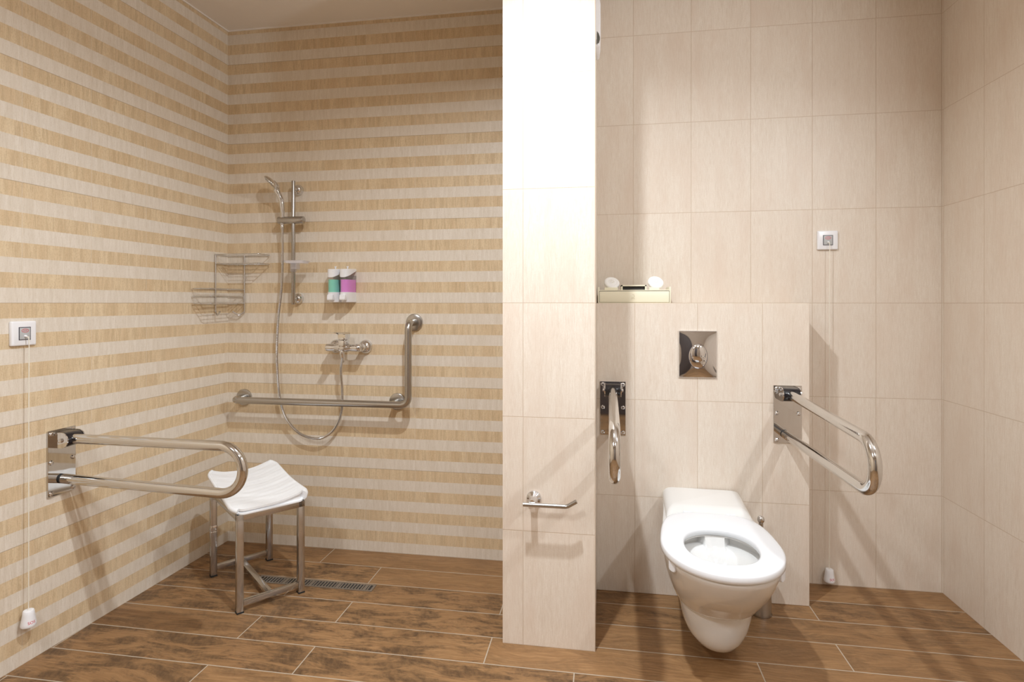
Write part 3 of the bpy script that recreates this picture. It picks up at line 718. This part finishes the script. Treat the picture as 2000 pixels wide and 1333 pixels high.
# seat ring
def seat_out(d, z):
    """seat outline shrunk by d"""
    pts = []
    w = .187 - d; vf = .722 - d; vm = .480
    ref = outline(.713, .485, .1785, .152, z)
    N = len(ref); out = []
    for i, (x, y, zz) in enumerate(ref):
        a = math.atan2((-y - 0.5), x)
        # polar shape: ellipse in front, blunter at the back
        c, s = math.cos(a), math.sin(a)
        L = (vf - 0.5) if s > 0 else (0.5 - .226 - d)
        pw = 2.05 if s > 0 else 2.05 + 1.5 * abs(s) ** 2
        r = (abs(c / w) ** pw + abs(s / L) ** pw) ** (-1 / pw)
        out.append((r * c, -(0.5 + r * s), z + zo))
    return out
def seat_hole(d, z):
    ref = outline(.713, .485, .1785, .152, z); out = []; cv = .507
    for (x, y, zz) in ref:
        a = math.atan2((-y - 0.5), x); c, s = math.cos(a), math.sin(a)
        hw, L = .112 + d, .134 + d
        r = (abs(c / hw) ** 2.15 + abs(s / L) ** 2.15) ** (-1 / 2.15); out.append((r * c, -(cv + r * s), z + zo))
    return out
bm = new()
R_ = [seat_out(.003, .4045), seat_out(.0005, .4065), seat_out(0, .414), seat_out(.0005, .4235), seat_out(.003, .4275), seat_out(.008, .4295), seat_out(.02, .430), seat_hole(.02, .4295), seat_hole(.009, .4285), seat_hole(.003, .4255), seat_hole(0, .420), seat_hole(.0005, .411), seat_hole(.004, .4045)]
loft(bm, R_ + [R_[0]], True, False, False); seat = obj('seat', bm, 'seat_white', t, 60)
for x in (-0.075, 0.075):
    bm = new(); rcyl(bm, (x - 0.016, -.226, .4235 + zo), (x + 0.016, -.226, .4235 + zo), 0.0062, 0.002, 16); obj('hinge', bm, 'seat_white', seat, 40)
for x, v in ((-.146, .60), (.146, .60)):
    bm = new(); sx = 1 if x > 0 else -1
    pts = [(-.015, .014), (.015, .014), (.015, -.008), (.011, -.014), (0, -.0165), (-.011, -.014), (-.015, -.008)]
    n2 = Vector((sx * 0.80, -0.60, 0)); tdir = Vector((0.60 * sx, 0.80, 0)); o_ = Vector((x + sx * .010, -v - .010, .392 + zo))
    prism(bm, pts, lambda p: o_ + tdir * p[0] + Vector((0, 0, p[1])) - n2 * 0.014, lambda p: o_ + tdir * p[0] + Vector((0, 0, p[1])) + n2 * 0.004)
    bmesh.ops.bevel(bm, geom=bm.edges[:], offset=0.0015, segments=2, affect='EDGES'); obj('side_buffer', bm, 'seat_white', seat, 40)
# fixing cap at the side
bm = new(); rcyl(bm, (-.150, -.17, .355 + zo), (-.156, -.17, .355 + zo), 0.009, 0.001, 16); obj('fixing_cap', bm, 'chrome', t, 40)

# ------------------------------------------------------------------ toilet brush
t = thing('toilet_brush', 'chrome toilet brush in its round holder, half hidden behind toilet', 'toilet brush', (0.606, 2.313, 0))
bm = new(); lathe(bm, [(0.040, 0), (0.0405, 0.004), (0.038, 0.010), (0.038, 0.20), (0.0365, 0.202), (0.0355, 0.195)], (0.606, 2.313, 0), (0, 0, 1), 36); lp(obj('holder', bm, 'brushed', None, 30), t)
bm = new(); lathe(bm, [(0.037, 0.200), (0.035, 0.208), (0.012, 0.212), (0.0085, 0.215), (0.008, 0.352)], (0.606, 2.313, 0), (0, 0, 1), 28); lp(obj('lid_and_stem', bm, 'brushed', None, 40), t)
bm = new(); lathe(bm, [(0.006, 0.348), (0.010, 0.351), (0.0128, 0.358), (0.0134, 0.365), (0.0115, 0.372), (0.006, 0.377), (0.001, 0.378)], (0.606, 2.313, 0), (0, 0, 1), 24); lp(obj('knob', bm, 'chrome', None, 60), t)

# ------------------------------------------------------------------ flush plate
t = thing('flush_plate', 'mirror chrome flush plate with oval push buttons above toilet', 'flush plate', (0.383, YC, 0.992))
hw, hh = 0.0745, 0.0955; N = 28
bm = new(); g = {}
for i in range(N + 1):
    for j in range(N + 1):
        a = i / N * 2 - 1; b = j / N * 2 - 1
        dep = 0.0075 + 0.0060 * (math.cos(a * PI / 2) ** 0.8 if abs(a) < 1 else 0) * (math.cos(b * PI / 2) ** 0.8 if abs(b) < 1 else 0)
        g[i, j] = bm.verts.new((0.383 + a * (hw - 0.002), YC - dep, 0.992 + b * (hh - 0.002)))
for i in range(N):
    for j in range(N): bm.faces.new((g[i, j], g[i + 1, j], g[i + 1, j + 1], g[i, j + 1]))
def bd(k): return [g[i, 0] for i in range(N)] + [g[N, j] for j in range(N)] + [g[i, N] for i in range(N, 0, -1)] + [g[0, j] for j in range(N, 0, -1)]
B0 = bd(0)
B1 = [bm.verts.new((0.383 + (v.co.x - 0.383) * hw / (hw - 0.002), YC - 0.005, 0.992 + (v.co.z - 0.992) * hh / (hh - 0.002))) for v in B0]
B2 = [bm.verts.new((v.co.x, YC, v.co.z)) for v in B1]
for A, B in ((B0, B1), (B1, B2)):
    for i in range(len(A)): j = (i + 1) % len(A); bm.faces.new((A[i], A[j], B[j], B[i]))
bm.faces.new(B2)
pl = lp(obj('plate', bm, 'chrome', None, 35), t)
def egg(bm, cx_, cz_, a, b, y0, h, n=40, m=8):
    rings = [[(cx_ + a * math.cos(2 * PI * k / n), YC - y0, cz_ + b * math.sin(2 * PI * k / n)) for k in range(n)]]
    for q_ in range(m):
        s = math.cos(PI / 2 * q_ / m); hh_ = math.sin(PI / 2 * q_ / m)
        rings.append([(cx_ + a * s * math.cos(2 * PI * k / n), YC - y0 - 0.002 - h * hh_, cz_ + b * s * math.sin(2 * PI * k / n)) for k in range(n)])
    loft(bm, rings)
bm = new(); egg(bm, 0.383, 0.984, 0.0365, 0.050, 0.0095, 0.006); lp(obj('small_flush_button', bm, 'chrome', None, 60), t)
bm = new(); egg(bm, 0.383, 0.996, 0.0295, 0.0365, 0.012, 0.0085); lp(obj('large_flush_button', bm, 'chrome', None, 60), t)
bm = new()
tube(bm, [(0.383 + 0.0368 * math.cos(2 * PI * k / 48), YC - 0.0118, 0.984 + 0.0503 * math.sin(2 * PI * k / 48)) for k in range(48)], 0.0007, 6, cyclic=True); lp(obj('button_gap', bm, 'dark_frame', None, 60), t)
bm = new(); tube(bm, [(0.383 + 0.0300 * math.cos(a), YC - 0.0150, 0.996 + 0.0370 * math.sin(a)) for a in [PI + PI * k / 30 for k in range(31)]], 0.0007, 6); lp(obj('button_gap', bm, 'dark_frame', None, 60), t)

# ------------------------------------------------------------------ amenity box and soaps
t = thing('amenity_box', 'long cream box with a shallow drawer on the cistern ledge', 'box', (0.131, 2.48, 1.2))
x0, x1, yf, yk = -0.0175, 0.2805, 2.420, 2.560
bm = new()
box(bm, x0, x0 + 0.005, yf, yk, 1.2, 1.268, 0.0006); box(bm, x1 - 0.005, x1, yf, yk, 1.2, 1.268, 0.0006)
box(bm, x0 + 0.005, x1 - 0.005, yf, yk, 1.2515, 1.2555); box(bm, x0 + 0.005, x1 - 0.005, yf + 0.004, yk, 1.2, 1.203); box(bm, x0 + 0.005, x1 - 0.005, yk - 0.004, yk, 1.203, 1.2515)
lp(obj('carcass', bm, 'cream', None, 30), t)
bm = new(); box(bm, x0 + 0.0065, x1 - 0.0065, yf + 0.001, yf + 0.005, 1.2035, 1.2495, 0.0005); dw = lp(obj('drawer', bm, 'cream', None, 30), t)
bm = new(); box(bm, x0 + 0.005, x1 - 0.005, yf + 0.006, yf + 0.008, 1.203, 1.2515); lp(obj('drawer_gap', bm, 'dark_gap', None, 0), t)
bm = new()
tube(bm, [(0.1245, yf + 0.0009, 1.236), (0.131, yf + 0.0009, 1.236), (0.133, yf + 0.0009, 1.228), (0.129, yf + 0.0009, 1.222), (0.134, yf + 0.0009, 1.217)], 0.0009, 6); tube(bm, [(0.121, yf + 0.0009, 1.216), (0.124, yf + 0.0009, 1.226), (0.127, yf + 0.0009, 1.217)], 0.0008, 6)
e_ = obj('emblem', bm, 'mark', dw)
bm = new(); bx0, bx1, bz = 0.079, 0.183, 1.2555
box(bm, bx0, bx0 + 0.006, yf + 0.012, yk - 0.03, bz, bz + 0.020); box(bm, bx1 - 0.006, bx1, yf + 0.012, yk - 0.03, bz, bz + 0.020); box(bm, bx0, bx1, yf + 0.012, yk - 0.03, bz + 0.0155, bz + 0.0205)
lp(obj('tissue_slot', bm, 'cream', None, 30), t)
bm = new(); box(bm, bx0 + 0.006, bx1 - 0.006, yf + 0.020, yk - 0.034, bz, bz + 0.0155); lp(obj('slot_lining', bm, 'dark_gap', None, 0), t)
for a, b in ((0.010, 0.066), (0.195, 0.236)):
    bm = new(); box(bm, a, b, yf + 0.020, yf + 0.036, bz, bz + 0.011, 0.001); lp(obj('soap_rest', bm, 'cream', None, 30), t)
def soap(x, z, lean, roll, label):
    t = thing('soap_bar', label, 'soap', (x, yf + 0.046, z), 0, 'round soaps on the amenity box', rot=(math.radians(lean), math.radians(roll), 0))
    bm = new(); lathe(bm, [(0.020, -0.009), (0.028, -0.0085), (0.0325, -0.006), (0.0335, -0.001), (0.0325, 0.004), (0.029, 0.007), (0.020, 0.0088), (0.0185, 0.0082), (0.0175, 0.009), (0.001, 0.0095)], (0, 0, 0), (0, 0, 1), 40); obj('wrapped_bar', bm, 'soap', t, 60)
    bm = new()
    for k in range(7):
        a = 2 * PI * k / 7; tube(bm, [(0.004 * math.cos(a), 0.004 * math.sin(a), 0.0094), (0.011 * math.cos(a + 0.4), 0.011 * math.sin(a + 0.4), 0.0091)], 0.0006, 5)
    obj('embossing', bm, 'mark', t, 60)
soap(0.0405, 1.286, 45, 14, 'round white soap at the left end of the cream box')
soap(0.2235, 1.287, 48, 12, 'round white soap at the right end of the cream box')

# ------------------------------------------------------------------ toilet roll holder
t = thing('toilet_roll_holder', 'chrome open arm toilet roll holder, empty, on the partition', 'toilet roll holder', (-0.236, YP, 0.518))
bm = new(); lathe(bm, [(0.0262, 0), (0.0262, 0.004), (0.0235, 0.008), (0.016, 0.012), (0.0115, 0.02), (0.0105, 0.055)], (-0.236, YP, 0.518), (0, -1, 0), 32); lp(obj('wall_rosette', bm, 'chrome', None, 40), t)
bm = new(); P = rounded([(-0.266, YP - 0.060, 0.5145), (-0.118, YP - 0.060, 0.5145), (-0.085, YP - 0.060, 0.5345)], 0.03, 8); tube(bm, P, 0.0072, 18); lp(obj('arm', bm, 'brushed', None, 50), t)

# ------------------------------------------------------------------ slim wall dispenser on the partition's side
t = thing('wall_dispenser', 'slim white wall unit high on the side of the partition', 'dispenser', (PX1, 2.22, 2.16))
bm = new()
def dring(z, d, hw): return [(PX1, 2.22 - hw, z), (PX1 + d * 0.7, 2.22 - hw, z), (PX1 + d, 2.22 - hw * 0.8, z), (PX1 + d, 2.22 + hw * 0.8, z), (PX1 + d * 0.7, 2.22 + hw, z), (PX1, 2.22 + hw, z)]
loft(bm, [dring(2.168, 0.006, 0.06), dring(2.172, 0.012, 0.065), dring(2.20, 0.0165, 0.068), dring(2.26, 0.0175, 0.068), dring(2.33, 0.0175, 0.068), dring(2.348, 0.015, 0.067), dring(2.357, 0.010, 0.064), dring(2.360, 0.003, 0.06)])
lp(obj('cover', bm, 'white_plastic', None, 40), t)
bm = new(); poly = [(0.004, 2.174), (0.011, 2.180), (0.0148, 2.192), (0.0148, 2.20), (0.010, 2.214), (0.0045, 2.222)]
prism(bm, poly, lambda p: (PX1 + p[0], 2.22 - 0.0695, p[1]), lambda p: (PX1 + p[0], 2.22 - 0.060, p[1])); lp(obj('sight_window', bm, 'grey_window', None, 0), t)

# ------------------------------------------------------------------ lamps
def lamp(x, y, power, r, label, col=(0.885, 0.947, 1.0), spread=155):
    t = thing('ceiling_light', label, 'ceiling light', (x, y, ZC))
    bm = new(); lathe(bm, [(r + 0.022, 0), (r + 0.022, 0.004), (r + 0.016, 0.008), (r + 0.004, 0.006), (r + 0.002, 0.001)], (x, y, ZC), (0, 0, -1), 40); lp(obj('trim_ring', bm, 'white_plastic', None, 40), t)
    bm = new(); lathe(bm, [(r + 0.002, 0.0005), (r, 0.003), (0.001, 0.003)], (x, y, ZC), (0, 0, -1), 40); lp(obj('diffuser', bm, 'lamp', None, 40), t)
    L = bpy.data.lights.new('lamp', 'AREA'); L.shape = 'DISK'; L.size = 2 * r; L.energy = power; L.color = col; L.spread = math.radians(spread)
    o = bpy.data.objects.new('lamp', L); COL.objects.link(o); o.location = (0, 0, -0.012); o.parent = t
lamp(-0.27, 1.22, 26, 0.032, 'round ceiling light in front of the partition')
# small round lamp on the right wall, just outside the picture
t = thing('wall_light', 'small round wall light high on the right wall', 'wall light', (XR, 1.15, 2.10))
bm = new(); lathe(bm, [(0.075, 0), (0.075, 0.012), (0.068, 0.016), (0.060, 0.014)], (XR, 1.15, 2.10), (-1, 0, 0), 36); lp(obj('base', bm, 'chrome', None, 40), t)
bm = new(); lathe(bm, [(0.060, 0.012), (0.058, 0.030), (0.045, 0.042), (0.02, 0.047), (0.001, 0.048)], (XR, 1.15, 2.10), (-1, 0, 0), 36); lp(obj('diffuser', bm, 'lamp', None, 60), t)
L = bpy.data.lights.new('lamp', 'AREA'); L.shape = 'DISK'; L.size = 0.09; L.energy = 16; L.color = (0.885, 0.947, 1.0)
o = bpy.data.objects.new('lamp', L); COL.objects.link(o); o.parent = t; o.location = (-0.055, 0, 0); o.rotation_euler = (0, PI / 2 - 0.25, 0)
lamp(-1.05, -0.25, 22, 0.2, 'added round fill light behind the camera on the shower side')  # unseen lamp added as broad soft fill for the shower half
lamp(0.75, -0.35, 11, 0.2, 'added round fill light behind the camera on the toilet side')  # weaker unseen lamp, added to fill the toilet half

w = bpy.data.worlds.new('world'); SC.world = w; w.use_nodes = True
w.node_tree.nodes['Background'].inputs[0].default_value = (1, 0.95, 0.9, 1); w.node_tree.nodes['Background'].inputs[1].default_value = 0.2

# ------------------------------------------------------------------ camera and view
cam = bpy.data.cameras.new('camera'); co = bpy.data.objects.new('camera', cam); COL.objects.link(co)
co.location = (0, 0, 1.2); co.rotation_euler = (PI / 2, 0, math.radians(9.058))
cam.sensor_width = 36; cam.lens = 1105.79 / 2000 * 36; cam.shift_y = (592.36 - 666.5) / 2000; cam.clip_start = 0.02
SC.camera = co
vs = SC.view_settings; vs.view_transform = 'Standard'; vs.look = 'None'; vs.gamma = 1; vs.use_curve_mapping = False; vs.exposure = 0.20
